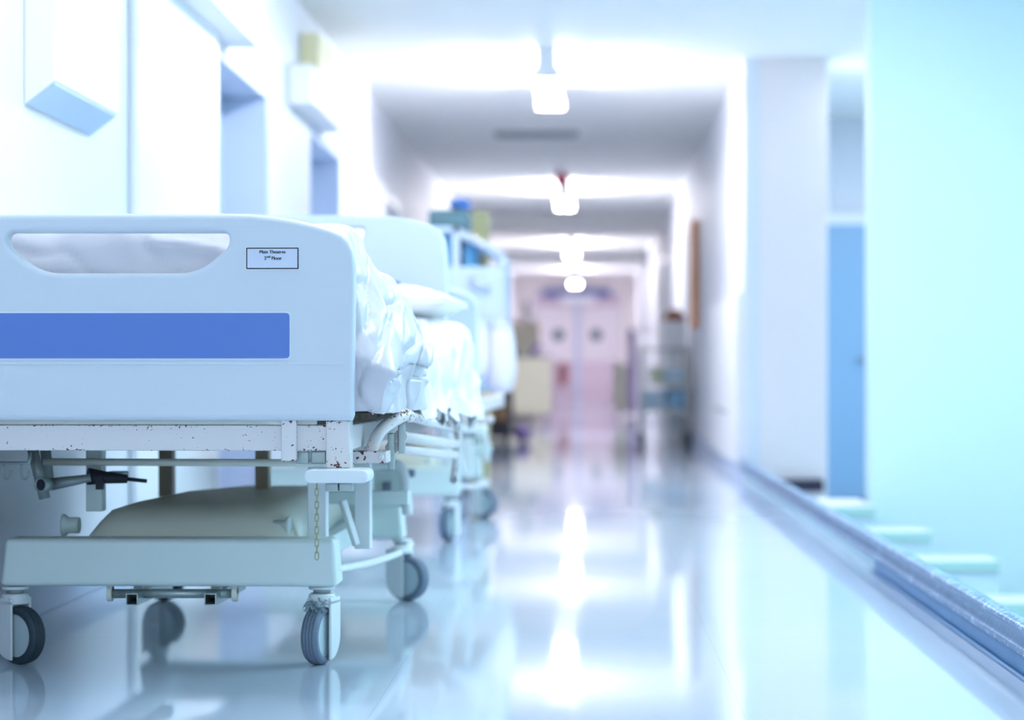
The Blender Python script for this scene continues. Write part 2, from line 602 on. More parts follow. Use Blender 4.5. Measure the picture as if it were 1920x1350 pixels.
p, q = at(1450, 899, 12.84), at(1545, 923, 12.84)
b = MB().box(p.x, q.x, 12.84, 12.899, q.z, p.z)
b = b.build('rubber_bumper', 'dark', bevel=0.008)
tag(b, 'small black rubber bumper block fixed low on the broad end of the right wall', 'bumper')
MB().box(p.x+0.02, q.x-0.02, 12.832, 12.8405, (p.z+q.z)/2-0.008, (p.z+q.z)/2+0.008).build('bumper_groove', 'black', b)

# ================================================================== CEILING LIGHTS
def ceiling_light(Y, z, col, label, x=-0.25, k=1.0, L=1.5):
    r = tag(empty('ceiling_light', (x, Y, z)), label, 'light', 'twin tube corridor lights')
    MB().box(-0.06, 0.06, -L/2, L/2, 0.06, ZC-z-0.001).build('housing', 'white', r, 0.006)
    m = mat('tube_glow', (1, 1, 1), 0.5, emit=(col, TUBE*k))
    for s in (-1, 1):
        MB().tube([(s*0.06, -L/2+0.03, 0.02), (s*0.06, L/2-0.03, 0.02)], 0.019, 12).build('tube', m, r)
    for sy in (-1, 1):
        MB().box(-0.09, 0.09, sy*(L/2-0.015)-0.014, sy*(L/2-0.015)+0.014, -0.005, 0.06).build('end_cap', 'white', r)
    return r


ceiling_light(4.7, 2.45, (0.93, 0.97, 1.0), 'twin tube ceiling light above the nearest bed, out of view overhead', -0.25, 0.8)
ceiling_light(-0.8, 2.45, (0.93, 0.97, 1.0), 'twin tube ceiling light over the viewer, out of view', -0.25, 0.7)
ceiling_light(8.8, 2.46, (0.92, 0.94, 1.0), 'twin tube ceiling light just above the top edge of view', -0.25, 1.5)
ceiling_light(13.3, 2.40, (1.0, 0.98, 1.0), 'nearest and largest glowing twin tube light on the corridor ceiling', k=1.6)
ceiling_light(22.0, 2.40, (1.0, 0.95, 0.96), 'second glowing twin tube light along the ceiling, behind the red beacon', k=1.7)
ceiling_light(31.6, 2.40, (1.0, 0.92, 0.93), 'third glowing twin tube light down the corridor ceiling', k=1.6)
ceiling_light(39.8, 2.29, (1.0, 0.90, 0.92), 'farthest small glowing light right above the double doors', k=1.4)

r = tag(empty('beacon', (at(1052, 338, 20.0).x, 20.0, ZC-0.001)), 'small red beacon hanging from the corridor ceiling', 'beacon')
M['red'] = mat('red_lens', (0.62, 0.02, 0.10), 0.3)
MB().lathe([(0, 0.03), (0.03, 0.03), (0.04, 0.055), (0.05, 0.055)], (0, 0, 0), (0, 0, -1)).build('beacon_base', 'white', r)
MB().lathe([(0.05, 0.06), (0.12, 0.062), (0.16, 0.045), (0.17, 0.01)], (0, 0, 0), (0, 0, -1)).build('beacon_lens', 'red', r)
r = tag(empty('ceiling_vent', (at(1006, 250, 17.0).x, 17.0, ZC-0.001)), 'grey slatted air vent set in the ceiling between the lights', 'vent')
M['grille'] = mat('grille_grey', (0.40, 0.42, 0.46), 0.5)
MB().box(-0.34, 0.34, -0.16, 0.16, -0.012, 0).build('vent_frame', 'grille', r)
g = MB()
for i in range(7):
    g.box(-0.31, 0.31, -0.13+i*0.04, -0.115+i*0.04, -0.025, -0.012)
g.build('vent_slats', 'grille', r)

# ================================================================== WALL THINGS, LEFT
M['sign_white'] = mat('sign_white', (0.88, 0.90, 0.94), 0.4)
M['sign_yellow'] = mat('pale_yellow_board', (0.80, 0.74, 0.46), 0.5)


def wall_board(name, y0, y1, z0, z1, x1, m, label, cat='sign', mark=True):
    r = tag(empty(name, (XL, y0, z0)), label, cat)
    MB().box(0.0005, x1-XL, 0, y1-y0, 0, z1-z0).build('panel', m, r, 0.01)
    if mark:
        MB().box(x1-XL, x1-XL+0.002, (y1-y0)*0.42, (y1-y0)*0.62, (z1-z0)*0.45, (z1-z0)*0.7).build('faded_marking', 'doorblue', r)
    return r


wall_board('wall_sign', 7.27, 8.79, 2.0, 2.50, -1.36, 'sign_white', 'large white box sign projecting from left wall above the first doorway')
wall_board('wall_sign', 10.6, 11.95, 2.0, 2.20, -1.38, 'sign_white', 'smaller white box sign over the second blue-grey doorway')
wall_board('notice_board', 11.0, 12.2, 2.22, 2.42, -1.40, 'sign_yellow', 'pale yellow board high on the left wall above the second sign', 'board', False)
c = at(92, 340, 14.2)
wall_board('wall_panel', 14.2, 15.3, 1.62, 2.0, -1.46, 'sign_white', 'small white panel on the left wall past the second doorway', 'panel')

# slant-bottomed wall box above the bed
r = tag(empty('wall_dispenser', (XL, 5.62, 1.37)), 'white slant-bottomed wall box with blue underside above the nearest bed', 'box')
MB().hexa([(0.0005, 0, 0.0), (0.085, 0, 0.065), (0.085, 0.75, 0.065), (0.0005, 0.75, 0.0)],
          [(0.0005, 0, 1.0), (0.085, 0, 1.0), (0.085, 0.75, 1.0), (0.0005, 0.75, 1.0)]).build('casing', 'white', r, 0.004)
M['blue_under'] = mat('pale_blue_panel', (0.50, 0.66, 0.90), 0.4)
MB().hexa([(0.008, 0.012, 0.000), (0.080, 0.012, 0.055), (0.080, 0.735, 0.055), (0.008, 0.735, 0.000)],
          [(0.008, 0.012, 0.004), (0.080, 0.012, 0.060), (0.080, 0.735, 0.060), (0.008, 0.735, 0.004)]).build('underside', 'blue_under', r)
MB().lathe([(0, 0.006), (0.01, 0.006)], (0.085, 0.37, 0.42), (1, 0, 0), 12).build('indicator', 'stripe', r)

# low white cupboard on the right wall
r = tag(empty('wall_cupboard', (0.91, 13.0, 0.09)), 'low narrow white cupboard with end greyed for shade mounted on the right wall', 'cupboard')
MB().box(0, 0.0395, 0.02, 3.0, 0, 1.05).build('cabinet', 'white', r, 0.006)
MB().box(0.001, 0.0395, 0, 0.018, 0.005, 1.06).build('shaded_end', 'wall', r)  # end face in duller wall paint, standing for its shade
MB().box(-0.012, 0.0395, 0.9, 2.2, 0.3, 0.31).build('rail', 'steel', r)


# ================================================================== THE BEDS
BX, BY, BR = -0.953, 4.284, math.radians(-1.4)
cB, sB = math.cos(BR), math.sin(BR)


def B(px, py, yl):
    "pixel -> bed coordinates on the plane yl behind the footboard"
    Y = BY+yl
    for _ in range(4):
        p = at(px, py, Y)
        dx, dy = p.x-BX, p.y-BY
        x, y = dx*cB+dy*sB, -dx*sB+dy*cB
        Y += yl-y
    p = at(px, py, Y)
    dx, dy = p.x-BX, p.y-BY
    return Vector((dx*cB+dy*sB, yl, p.z))


def make_caster(parent, x, y, ang, tyre, lint=False, z=0.176):
    "twin-sided hood, one wheel; ang is the direction in which the wheel trails"
    R = 0.0655
    c = empty('caster', (x, y, 0), ang, parent)
    # fork/hood is the caster's part, wheel pieces likewise
    tr = 0.018
    # hood side plates: half disc plus square shoulder up to the swivel
    side = [(tr+0.002, 0.010), (tr+0.002, 0.145), (-0.042, 0.145)]
    arc = []
    for i in range(10):
        a = PI+ (PI/2-0.05)*i/9
        arc.append((tr+(R-0.010)*math.cos(a), R+(R-0.010)*math.sin(a)))
    side = side[:2]+[(-0.037, 0.145)]+arc
    h = MB()
    for s in (-1, 1):
        a0, a1 = (0.0235, 0.0305) if s > 0 else (-0.0305, -0.0235)
        h.prism(side, 'y', a0, a1)
    h.lathe([(0.0, 0.030), (0.012, 0.0305), (0.022, 0.030), (0.024, 0.026)], (0, 0, 0.135), (0, 0, 1), 32)
    h.box(-0.037, 0.020, -0.0305, 0.0305, 0.134, 0.150)
    h.build('hood', 'white_paint', c, 0.003)
    MB().lathe([(0.0, 0.020), (0.012, 0.020)], (0, 0, 0.158), (0, 0, 1), 24).build('swivel', 'steel', c)
    MB().lathe([(0.0, 0.030), (0.008, 0.030)], (0, 0, z-0.008), (0, 0, 1), 32).build('collar', 'white_paint', c, 0.002)
    t = MB()
    pr = [(-0.019, R-0.017), (-0.019, R-0.006), (-0.013, R-0.0012), (-0.0085, R-0.0002), (-0.008, R-0.0018), (-0.0072, R-0.0018), (-0.0067, R), (0.0, R),
          (0.0005, R-0.0018), (0.0013, R-0.0018), (0.0018, R), (0.007, R), (0.0075, R-0.0018), (0.0083, R-0.0018), (0.0088, R-0.0002), (0.013, R-0.0012), (0.019, R-0.006), (0.019, R-0.017)]
    t.lathe(pr, (tr, 0, R), (0, 1, 0), 48, closed=True)
    t.build('tyre', tyre, c)
    MB().lathe([(-0.0150, R-0.0168), (0.0150, R-0.0168)], (tr, 0, R), (0, 1, 0), 40).build('hub', 'hub', c)
    if lint:
        q = MB()
        for i in range(60):
            pts = []
            p = Vector((tr+0.030*random.random()+0.006, random.uniform(-0.020, 0.020), 0.126+0.018*random.random()))
            for k_ in range(6):
                pts.append(p.copy())
                p += Vector((random.uniform(-.005, .005), random.uniform(-.006, .006), random.uniform(-.005, .004)))
            q.tube(spline(pts, 3), 0.0011, 5)
        q.build('tangled_lint', 'lint', c)
    return c


def rounded(pts, r_list, per=5):
    "round the corners of a polygon given as (x, z) points"
    out = []
    n = len(pts)
    for i, p in enumerate(pts):
        r = r_list[i]
        if r <= 0:
            out.append(tuple(p)); continue
        p = Vector(p); a = Vector(pts[i-1]); b = Vector(pts[(i+1) % n])
        u, v = (a-p), (b-p)
        r = min(r, u.length*0.49, v.length*0.49)
        s, e = p+u.normalized()*r, p+v.normalized()*r
        for k in range(per+1):
            t = k/per
            q = s*(1-t)**2+p*2*t*(1-t)+e*t*t
            out.append((q.x, q.y))
    return out


def px2(x, y, yl=0.0):
    p = B(x, y, yl)
    return (p.x, p.z)


def make_bed():
    root = tag(empty('hospital_bed', (BX, BY, 0), BR),
               'nearest hospital bed, pale blue footboard with royal blue stripe and name label', 'bed')
    # ---- footboard
    right = [px2(*p) for p in [(232, 400), (430, 400), (470, 401), (510, 405), (550, 411), (590, 420), (622, 430),
                               (642, 440), (654, 453), (661, 470), (664, 495), (663, 640), (662, 778), (658, 789)]]
    left = [(-x, z) for x, z in right][::-1]
    outer = right+left[:-1]
    hole = rounded([px2(15, 436), px2(431, 436), px2(431, 462), px2(372, 512), px2(76, 512), px2(15, 462)],
                   [0.014, 0.014, 0.022, 0.045, 0.045, 0.022], 6)
    hx = [p[0] for p in hole]
    mid = (max(hx)+min(hx))/2
    hole = [(x-mid, z) for x, z in hole]
    fb = plate('footboard', outer, [hole], 0.0, 0.044, 0.012, 'board', root)
    # royal blue stripe with pale rim
    xr = B(543, 600, 0).x
    zt, zb = B(300, 587, 0).z, B(300, 672, 0).z
    def rr(x, z0, z1, r):
        return rounded([(-x, z0), (x, z0), (x, z1), (-x, z1)], [r]*4)
    MB().prism(rr(xr+0.003, zb-0.003, zt+0.003, 0.010), 'y', -0.0012, 0.002).build('stripe_rim', 'stripe_edge', fb)
    MB().prism(rr(xr, zb, zt, 0.008), 'y', -0.0024, 0.002).build('blue_stripe', 'stripe', fb)
    z = B(300, 680, 0).z
    MB().box(-0.462, 0.462, -0.0016, 0.002, z-0.005, z+0.003).build('moulded_ridge', 'board', fb, 0.0015)
    # label
    lx0, lz1 = px2(462, 464.5); lx1, lz0 = px2(560, 504.5)
    lab = MB().box(lx0-0.0015, lx1+0.0015, -0.0012, 0.001, lz0-0.0015, lz1+0.0015).build('name_label', 'white', fb)
    MB().box(lx0, lx1, -0.0018, -0.0011, lz0, lz1).build('label_border', 'ink', lab)
    MB().box(lx0+0.0022, lx1-0.0022, -0.0024, -0.0017, lz0+0.0022, lz1-0.0022).build('label_paper', 'paper', lab)
    cx = (lx0+lx1)/2
    bm = bmesh.new()
    for body, size, dx, dz, bold in (('Main Theatres', 0.0092, 0, lz1-0.0115, 0.0), ('2', 0.0100, -0.0145, lz1-0.0245, 0.0),
                                     ('nd', 0.0068, -0.0078, lz1-0.0205, 0.0), ('Floor', 0.0096, 0.0085, lz1-0.0245, 0.0)):
        me = text(body, size, (cx+dx, -0.0026, dz), 'lettering', 'ink', None, 0.0002, bold)
        bm.from_mesh(me)
        for k_ in range(2):                       # further strikes make the letters bold
            for v in me.vertices:
                v.co.x += 0.00030; v.co.y -= 0.00003
            bm.from_mesh(me)
    me = bpy.data.meshes.new('lettering'); bm.to_mesh(me); bm.free()
    me.materials.append(M['ink'])
    o = bpy.data.objects.new('lettering', me); C.objects.link(o); o.parent = lab
    # ---- headboard, taller
    hy = 2.10
    zt_ = B(560, 403, hy).z
    w_ = 0.477
    hr = [(0.0, zt_), (0.22, zt_), (0.30, zt_-0.004), (0.37, zt_-0.013), (0.43, zt_-0.030), (0.455, zt_-0.046),
          (0.470, zt_-0.075), (w_, zt_-0.12), (w_, 0.62), (w_-0.006, 0.565)]
    hb = plate('headboard', hr+[(-x, z) for x, z in hr][::-1][:-1],
               [rounded([(-0.225, zt_-0.04), (0.225, zt_-0.04), (0.225, zt_-0.065), (0.16, zt_-0.12), (-0.16, zt_-0.12), (-0.225, zt_-0.065)],
                        [0.014, 0.014, 0.02, 0.04, 0.04, 0.02])], hy, 0.044, 0.012, 'board', root)
    MB().prism(rr(0.335, zt_-0.29, zt_-0.20, 0.008), 'y', hy-0.003, hy+0.002).build('blue_stripe', 'stripe', hb)
    # ---- mattress frame
    zf1, zf0 = B(300, 797, 0.03).z, B(300, 845, 0.03).z
    f = MB()
    f.box(-0.462, 0.462, 0.028, 0.068, zf0, zf1)
    f.build('front_rail', 'enamel', root, 0.003)
    f = MB()
    f.box(-0.47, 0.40, 0.034, 0.060, zf1+0.001, zf1+0.009)
    f.box(0.30, 0.36, 0.025, 0.060, zf1+0.001, zf1+0.011)
    f.box(-0.36, -0.30, 0.025, 0.060, zf1+0.001, zf1+0.011)
    f.build('board_support', 'pan', root)
    for s in (-1, 1):
        a = B(611, 790, 0.02); b = B(655, 878, 0.02)
        x0, x1 = sorted((a.x*s, b.x*s))
        MB().box(x0, x1, 0.020, 0.075, b.z, a.z+0.002).build('corner_post', 'enamel_worn', root, 0.003)
        a = B(527, 790, 0.016); b = B(556, 865, 0.016)
        x0, x1 = sorted((a.x*s, b.x*s))
        MB().box(x0, x1, 0.014, 0.030, b.z, a.z+0.003).build('board_bracket', 'enamel_worn', root, 0.003)
    for s in (-1, 1):
        MB().box(s*0.452-0.014, s*0.452+0.014, 0.076, 2.08, zf0, zf1).build('side_rail_beam', 'enamel', root, 0.003)
    MB().box(-0.46, 0.46, 2.06, 2.095, zf0, zf1+0.01).build('rear_rail', 'enamel', root, 0.003)
    u = MB()
    for yy in (0.35, 0.75, 1.2, 1.6):
        u.box(-0.437, 0.437, yy, yy+0.04, zf0+0.004, zf1-0.002)
    for k_ in range(17):
        u.box(-0.435, 0.435, 0.10+k_*0.115, 0.17+k_*0.115, zf1, zf1+0.012)
    u.build('deck_slats', 'under', root)
    # cross tube seen below the front rail
    a = B(90, 866, 0.55); b = B(560, 868, 0.55)
    MB().tube([(a.x-0.01, 0.55, a.z), (b.x+0.06, 0.55, b.z)], 0.0085, 12).build('cross_tube', 'pan', root)
    # notch brackets hanging from the rail at the right
    q = MB()
    for x0, x1 in ((556, 580), (585, 612)):
        a = B(x0, 846, 0.06); b = B(x1, 869, 0.06)
        q.box(a.x, b.x, 0.05, 0.058, b.z, a.z)
    q.build('hanger_plate', 'galv', root, 0.002)
    # ---- bumper and chain at the right corner
    a = B(575, 879, 0.0); b = B(693, 905, 0.0)
    zc = (a.z+b.z)/2; hh = (a.z-b.z)/2
    bp = MB()
    pr = rounded([(a.x, b.z), (b.x, b.z), (b.x, a.z), (a.x, a.z)], [0.0138]*4, 6)
    bp.prism(pr, 'y', -0.03, 0.07, smooth=False)
    bp.build('corner_bumper', 'white_paint', root, 0.004, 3)
    p = B(660, 870, 0.03)
    MB().box(p.x-0.05, p.x-0.002, 0.022, 0.06, a.z-0.004, B(660, 850, 0.03).z).build('bumper_bracket', 'enamel', root, 0.003)
    q = B(636, 914, 0.02)
    lt = MB()
    lt.box(q.x-0.027, q.x-0.001, 0.01, 0.05, q.z-0.008, q.z+0.009)
    lt.box(q.x+0.001, q.x+0.026, 0.01, 0.05, q.z-0.008, q.z+0.009)
    lt.build('latch_block', 'galv', root, 0.002)
    ch = MB()
    p = B(594, 905, -0.02)
    nl = 12
    ztop, zbot = p.z, B(594, 1048, -0.02).z
    pitch = (ztop-zbot)/nl
    for i in range(nl):
        cz = ztop-pitch*(i+0.5)
        hl, hw = pitch*0.66, 0.0036
        ring = []
        for k_ in range(14):
            t = 2*PI*k_/14
            ux = hw*math.cos(t)
            uz = (hl-hw)*(1 if math.sin(t) > 0 else -1)*(0 if abs(math.sin(t)) < 1e-6 else 1)+hw*math.sin(t)
            ring.append((p.x+ux, -0.02, cz+uz) if i % 2 else (p.x, -0.02+ux, cz+uz))
        ch.tube(ring, 0.0010, 6, closed=True)
    ch.build('hanging_chain', 'brass', root)
    # ---- folded cot side on the right
    rl = MB()
    foot = B(690, 866, 0.24); m1 = B(697, 842, 0.24); m2 = B(716, 805, 0.26); top = B(757, 779, 0.32); end = B(768, 781, 0.36)
    rl.tube(spline([foot, m1, m2, top, end], 6), 0.0135, 16)
    rl.tube([B(766, 780, 0.36), B(852, 803, 1.6)], 0.0115, 14)
    rl.tube([B(855, 802, 1.6), B(860, 820, 1.62), B(850, 905, 1.64)], 0.011, 12)
    so = rl.build('cot_side_frame', 'enamel_worn', root)
    for (x0, y0, x1, y1) in ((752, 818, 856, 832), (736, 840, 852, 853)):
        bb = MB()
        a = B(x0, y0, 0.36); b = B(x1, y1, 1.6)
        bb.tube([a, b], 0.0120, 14)
        bb.lathe([(-0.012, 0.0145), (0.008, 0.0145)], a, (b-a).normalized(), 18)
        bb.build('cot_side_bar', 'enamel', root)
    bb = MB()
    a = B(733, 812, 0.33)
    bb.box(a.x-0.006, a.x+0.008, 0.32, 0.34, B(733, 880, 0.33).z, a.z)
    a = B(752, 792, 0.34)
    bb.box(a.x-0.006, a.x+0.008, 0.335, 0.355, B(752, 850, 0.34).z, a.z)
    bb.build('cot_side_link', 'galv', root, 0.002)
    j = B(688, 852, 0.24)
    jt = MB()
    jt.box(j.x-0.03, j.x+0.045, 0.21, 0.29, j.z-0.018, j.z+0.008)
    jt.lathe([(0, 0.006), (0.012, 0.006)], (j.x+0.035, 0.208, j.z-0.004), (0, -1, 0), 10)
    jt.build('cot_side_hinge', 'enamel_worn', root, 0.003)
    # ---- base: front and rear beams in tapering plastic covers, side tubes
    for yl, nm in ((0.46, 'front_base_cover'), (1.78, 'rear_base_cover')):
        zt2, zb2 = 0.2855, 0.1785
        wt, wb, d = 0.372, 0.381, 0.10
        o = MB().hexa([(-wb, yl, zb2), (wb, yl, zb2), (wb, yl+d, zb2), (-wb, yl+d, zb2)],
                      [(-wt, yl+0.008, zt2), (wt, yl+0.008, zt2), (wt, yl+d-0.008, zt2), (-wt, yl+d-0.008, zt2)])
        o.build(nm, 'cover', root, 0.012, 4)
    sb = MB()
    for s in (-1, 1):
        sb.box(s*0.27-0.02, s*0.27+0.02, 0.55, 1.79, 0.20, 0.25)
    sb.build('base_side_beam', 'cover', root, 0.004)
    # domed pan on the base
    zf = 0.284
    o = MB()
    bl = B(165, 950, 0.95); 
    y0, y1, y2, y3 = 0.562, 0.66, 0.80, 1.15
    A = [(-0.185-0.02, 0.26), (-0.185, zf+0.03), (-0.175, zf+0.045)]
    secs = [(y0, -0.212, 0.262, 0.262, 0.264), (y0+0.01, -0.212, 0.262, 0.310, 0.310), (y1, -0.205, 0.25, 0.344, 0.344),
            (y2, -0.195, 0.24, 0.350, 0.350), (y3, -0.15, 0.24, 0.354, 0.354), (1.45, -0.06, 0.22, 0.352, 0.352), (1.75, -0.06, 0.22, 0.29, 0.29)]
    rings = []
    for (yy, xa, xb, za, zb_) in secs:
        n = 16
        ring = [(xa-0.02, 0.255)]
        for k_ in range(n+1):
            t = k_/n
            e = 0.05
            x = xa+(xb-xa)*t
            edge = min(t, 1-t)*(xb-xa)
            drop = 0.035*max(0, 1-edge/e)**2
            ring.append((x, za-drop))
        ring.append((xb+0.02, 0.255))
        rings.append([o.bm.verts.new((x, yy, z)) for x, z in ring])
    for r0, r1 in zip(rings, rings[1:]):
        for i in range(len(r0)-1):
            fc = o.bm.faces.new((r0[i], r0[i+1], r1[i+1], r1[i])); fc.smooth = True
        fc = o.bm.faces.new((r0[-1], r0[0], r1[0], r1[-1]))
    o.bm.faces.new(rings[0]); o.bm.faces.new(rings[-1][::-1])
    o.build('base_pan', 'pan', root)
    # cream end rollers beside the pan
    for (px_, py_, s) in ((134, 985, 1), (528, 990, -1)):
        c = B(px_, py_, 0.60)
        MB().lathe([(-0.020, 0.026), (-0.014, 0.026), (-0.008, 0.019), (0.018, 0.019), (0.018, 0.017)], (c.x, 0.60, c.z), (s, 0, 0), 24).build('pan_roller', 'cover', root)
    # ---- lifting gear
    a = B(165, 845, 0.62); b = B(195, 950, 0.62)
    MB().box(a.x, b.x, 0.60, 0.64, b.z-0.01, zf1-0.03).build('lift_column', 'cover', root, 0.002)
    for (x0, x1, yl) in ((300, 320, 1.3), (481, 500, 1.25)):
        a = B(x0, 870, yl); b = B(x1, 928, yl)
        MB().box(a.x-0.004, b.x+0.004, yl, yl+0.04, 0.33, zf1-0.03).build('rear_column', 'under', root)
    m_ = MB()
    a = B(62, 848, 0.5); b = B(84, 935, 0.5)
    d_ = (b-a)
    m_.tube([a-d_*0.2, b], 0.0125, 14)
    a = B(86, 848, 0.56); b = B(92, 910, 0.56)
    m_.tube([a-(b-a)*0.3, b], 0.0125, 12)
    m_.build('crank_arm', 'steel', root)
    a = B(80, 908, 0.47)
    MB().lathe([(0.028, 0.0165), (0, 0.0165), (0, 0.0132), (0.027, 0.0132)], (a.x, 0.45, a.z), (0.35, 1, 0), 20).build('pivot_tube', 'galv', root)
    MB().lathe([(0.004, 0.013), (0.006, 0.013)], (a.x, 0.45, a.z), (0.35, 1, 0), 20).build('bore_shade', 'black', root)  # black disc stands for the shade inside the open tube
    a = B(96, 908, 0.5); b = B(170, 896, 0.52)
    MB().tube([a, b], 0.0145, 14, r2=0.009).build('actuator_rod', 'steel', root)
    a = B(165, 893, 0.56); b = B(238, 898, 0.60)
    ac = MB()
    ac.tube([a, a.lerp(b, 0.4), b], 0.020, 14, r2=0.010)
    ac.tube([b, B(275, 902, 0.62)], 0.0045, 8)
    ac.box(a.x+0.02, a.x+0.035, 0.55, 0.57, a.z-0.03, a.z)
    ac.build('actuator', 'black', root)
    a = B(196, 885, 0.66); b = B(230, 900, 0.66)
    MB().box(a.x, b.x, 0.66, 0.72, b.z, a.z).build('motor_housing', 'hub', root, 0.004)
    # accessory rail with hooks, far left
    hk = MB()
    a = B(-60, 868, 0.45); b = B(55, 868, 0.45)
    hk.tube([a, b, B(57, 848, 0.45)], 0.0045, 8)
    for px_ in (12, 46):
        pts = [B(px_-6, 870, 0.45), B(px_-6, 890, 0.45), B(px_-2, 898, 0.45), B(px_+4, 898, 0.45), B(px_+8, 890, 0.45), B(px_+8, 882, 0.45)]
        hk.tube(spline(pts, 4), 0.0028, 8)
    hk.build('accessory_hooks', 'galv', root)
    # ---- right side: leg posts, struts, tube bow
    ps = MB()
    a = B(576, 905, 0.62); b = B(612, 1005, 0.62)
    ps.box(a.x, b.x, 0.62, 0.66, 0.25, zf1-0.04)
    ps.build('leg_post', 'white_paint', root, 0.003)
    a = B(664, 905, 0.9); b = B(694, 1030, 0.9)
    ps = MB().box(a.x, b.x, 0.90, 0.94, b.z, zf1-0.04)
    ps.build('leg_post', 'white_paint', root, 0.003)
    a = B(640, 935, 0.92)
    st_ = MB().hexa([B(638, 940, 0.84), B(650, 940, 0.84), B(668, 1028, 0.84), B(666, 1000, 0.84)],
                    [B(638, 940, 0.89), B(650, 940, 0.89), B(668, 1028, 0.89), B(666, 1000, 0.89)])
    st_ = MB().tube([B(642, 938, 0.85), B(668, 1022, 0.85)], 0.011, 4)
    st_.build('diagonal_strut', 'white_paint', root, 0.002)
    sh = MB()
    a = B(612, 935, 1.2); b = B(664, 946, 1.2)
    sh.box(a.x-0.02, b.x+0.14, 1.2, 1.24, b.z, a.z+0.02)
    sh.build('rear_cross_beam', 'cover', root, 0.003)
    bw = MB()
    pts = [B(690, 872, 1.55), B(735, 870, 1.55), B(752, 880, 1.55), B(760, 905, 1.55), B(764, 965, 1.55)]
    bw.tube(spline(pts, 5), 0.015, 14)
    bw.build('bow_tube', 'white_paint', root)
    a = B(700, 880, 1.6); b = B(760, 952, 1.6)
    MB().box(a.x, b.x, 1.6, 1.63, b.z, a.z).build('gear_plate', 'cover', root, 0.004)
    a = B(718, 905, 1.59); b = B(732, 935, 1.59)
    MB().prism(rounded([(a.x, b.z), (b.x, b.z), (b.x, a.z), (a.x, a.z)], [0.008, 0.008, 0.003, 0.003]), 'y', 1.58, 1.605).build('slot_shade', 'tyre', root)  # dark block put in for the shade of a hole in the plate
    MB().box(B(757, 880, 1.95).x, B(778, 880, 1.95).x, 1.93, 1.97, B(760, 894, 1.95).z, B(760, 880, 1.95).z).build('control_box', 'tyre', root, 0.002)
    # ---- brake pedal bar
    pb = MB()
    pts = [B(628, 1068, 0.50), B(690, 1056, 0.9), B(735, 1042, 1.3), B(756, 1032, 1.55), B(770, 1020, 1.75)]
    pb.tube(spline(pts, 5), 0.0095, 12)
    pb.build('brake_bar', 'white_paint', root)
    p = B(752, 1030, 1.50)
    MB().blob(p, (0.030, 0.05, 0.012), 3).build('brake_pedal', 'white_paint', root)
    # ---- axle and square tubes under the front beam
    ax = MB()
    a = B(208, 1113, 0.50); b = B(440, 1113, 0.50)
    ax.tube([a, b], 0.0105, 16)
    ax.build('brake_axle', 'galv', root)
    for px_ in (207, 441):
        c = B(px_, 1113, 0.50)
        MB().lathe([(-0.006, 0.0175), (0.006, 0.0175)], c, (1, 0, 0), 20).build('axle_collar', 'pan', root, 0.001)
        MB().box(c.x-0.006, c.x+0.006, 0.49, 0.51, c.z, 0.18).build('axle_hanger', 'pan', root)
    for px_ in (247, 394):
        c = B(px_, 1124, 0.44)
        s_ = 0.0135
        q = MB()
        for (x0, x1, z0, z1) in ((-s_, s_, s_-0.0025, s_), (-s_, s_, -s_, -s_+0.0025), (-s_, -s_+0.0025, -s_+0.0025, s_-0.0025), (s_-0.0025, s_, -s_+0.0025, s_-0.0025)):
            q.box(c.x+x0, c.x+x1, 0.44, 0.80, c.z+z0, c.z+z1)
        q.build('square_tube', 'galv', root)
        MB().box(c.x-0.010, c.x+0.010, 0.50, 0.53, c.z+s_, 0.18).build('tube_hanger', 'steel', root)
    # ---- casters
    fx = 0.335
    make_caster(root, fx+0.002, 0.52, math.radians(-104), 'tyre', True)
    make_caster(root, -fx-0.022, 0.50, math.radians(-32), 'tyre_dark', False)
    make_caster(root, fx+0.036, 1.83, math.radians(-24), 'tyre', False)
    make_caster(root, -fx, 1.83, math.radians(-20), 'tyre_dark', False)
    return root


bed = make_bed()
bed2 = copy_tree(bed, skip=('name_label', 'hanging_chain', 'tangled_lint', 'cot_side_frame', 'cot_side_bar', 'cot_side_link', 'headboard'))
bed2.location = (BX+0.07, BY+3.44, 0)
bed2.rotation_euler = (0, 0, math.radians(-0.8))
tag(bed2, 'second hospital bed, out of focus and without sheets, parked beyond the nearest bed', 'bed')


# ------------------------------------------------------------------ bedding of the near bed
def ridged(p, s):
    n = noise.noise(p*s)
    return 1-abs(n)*2.2


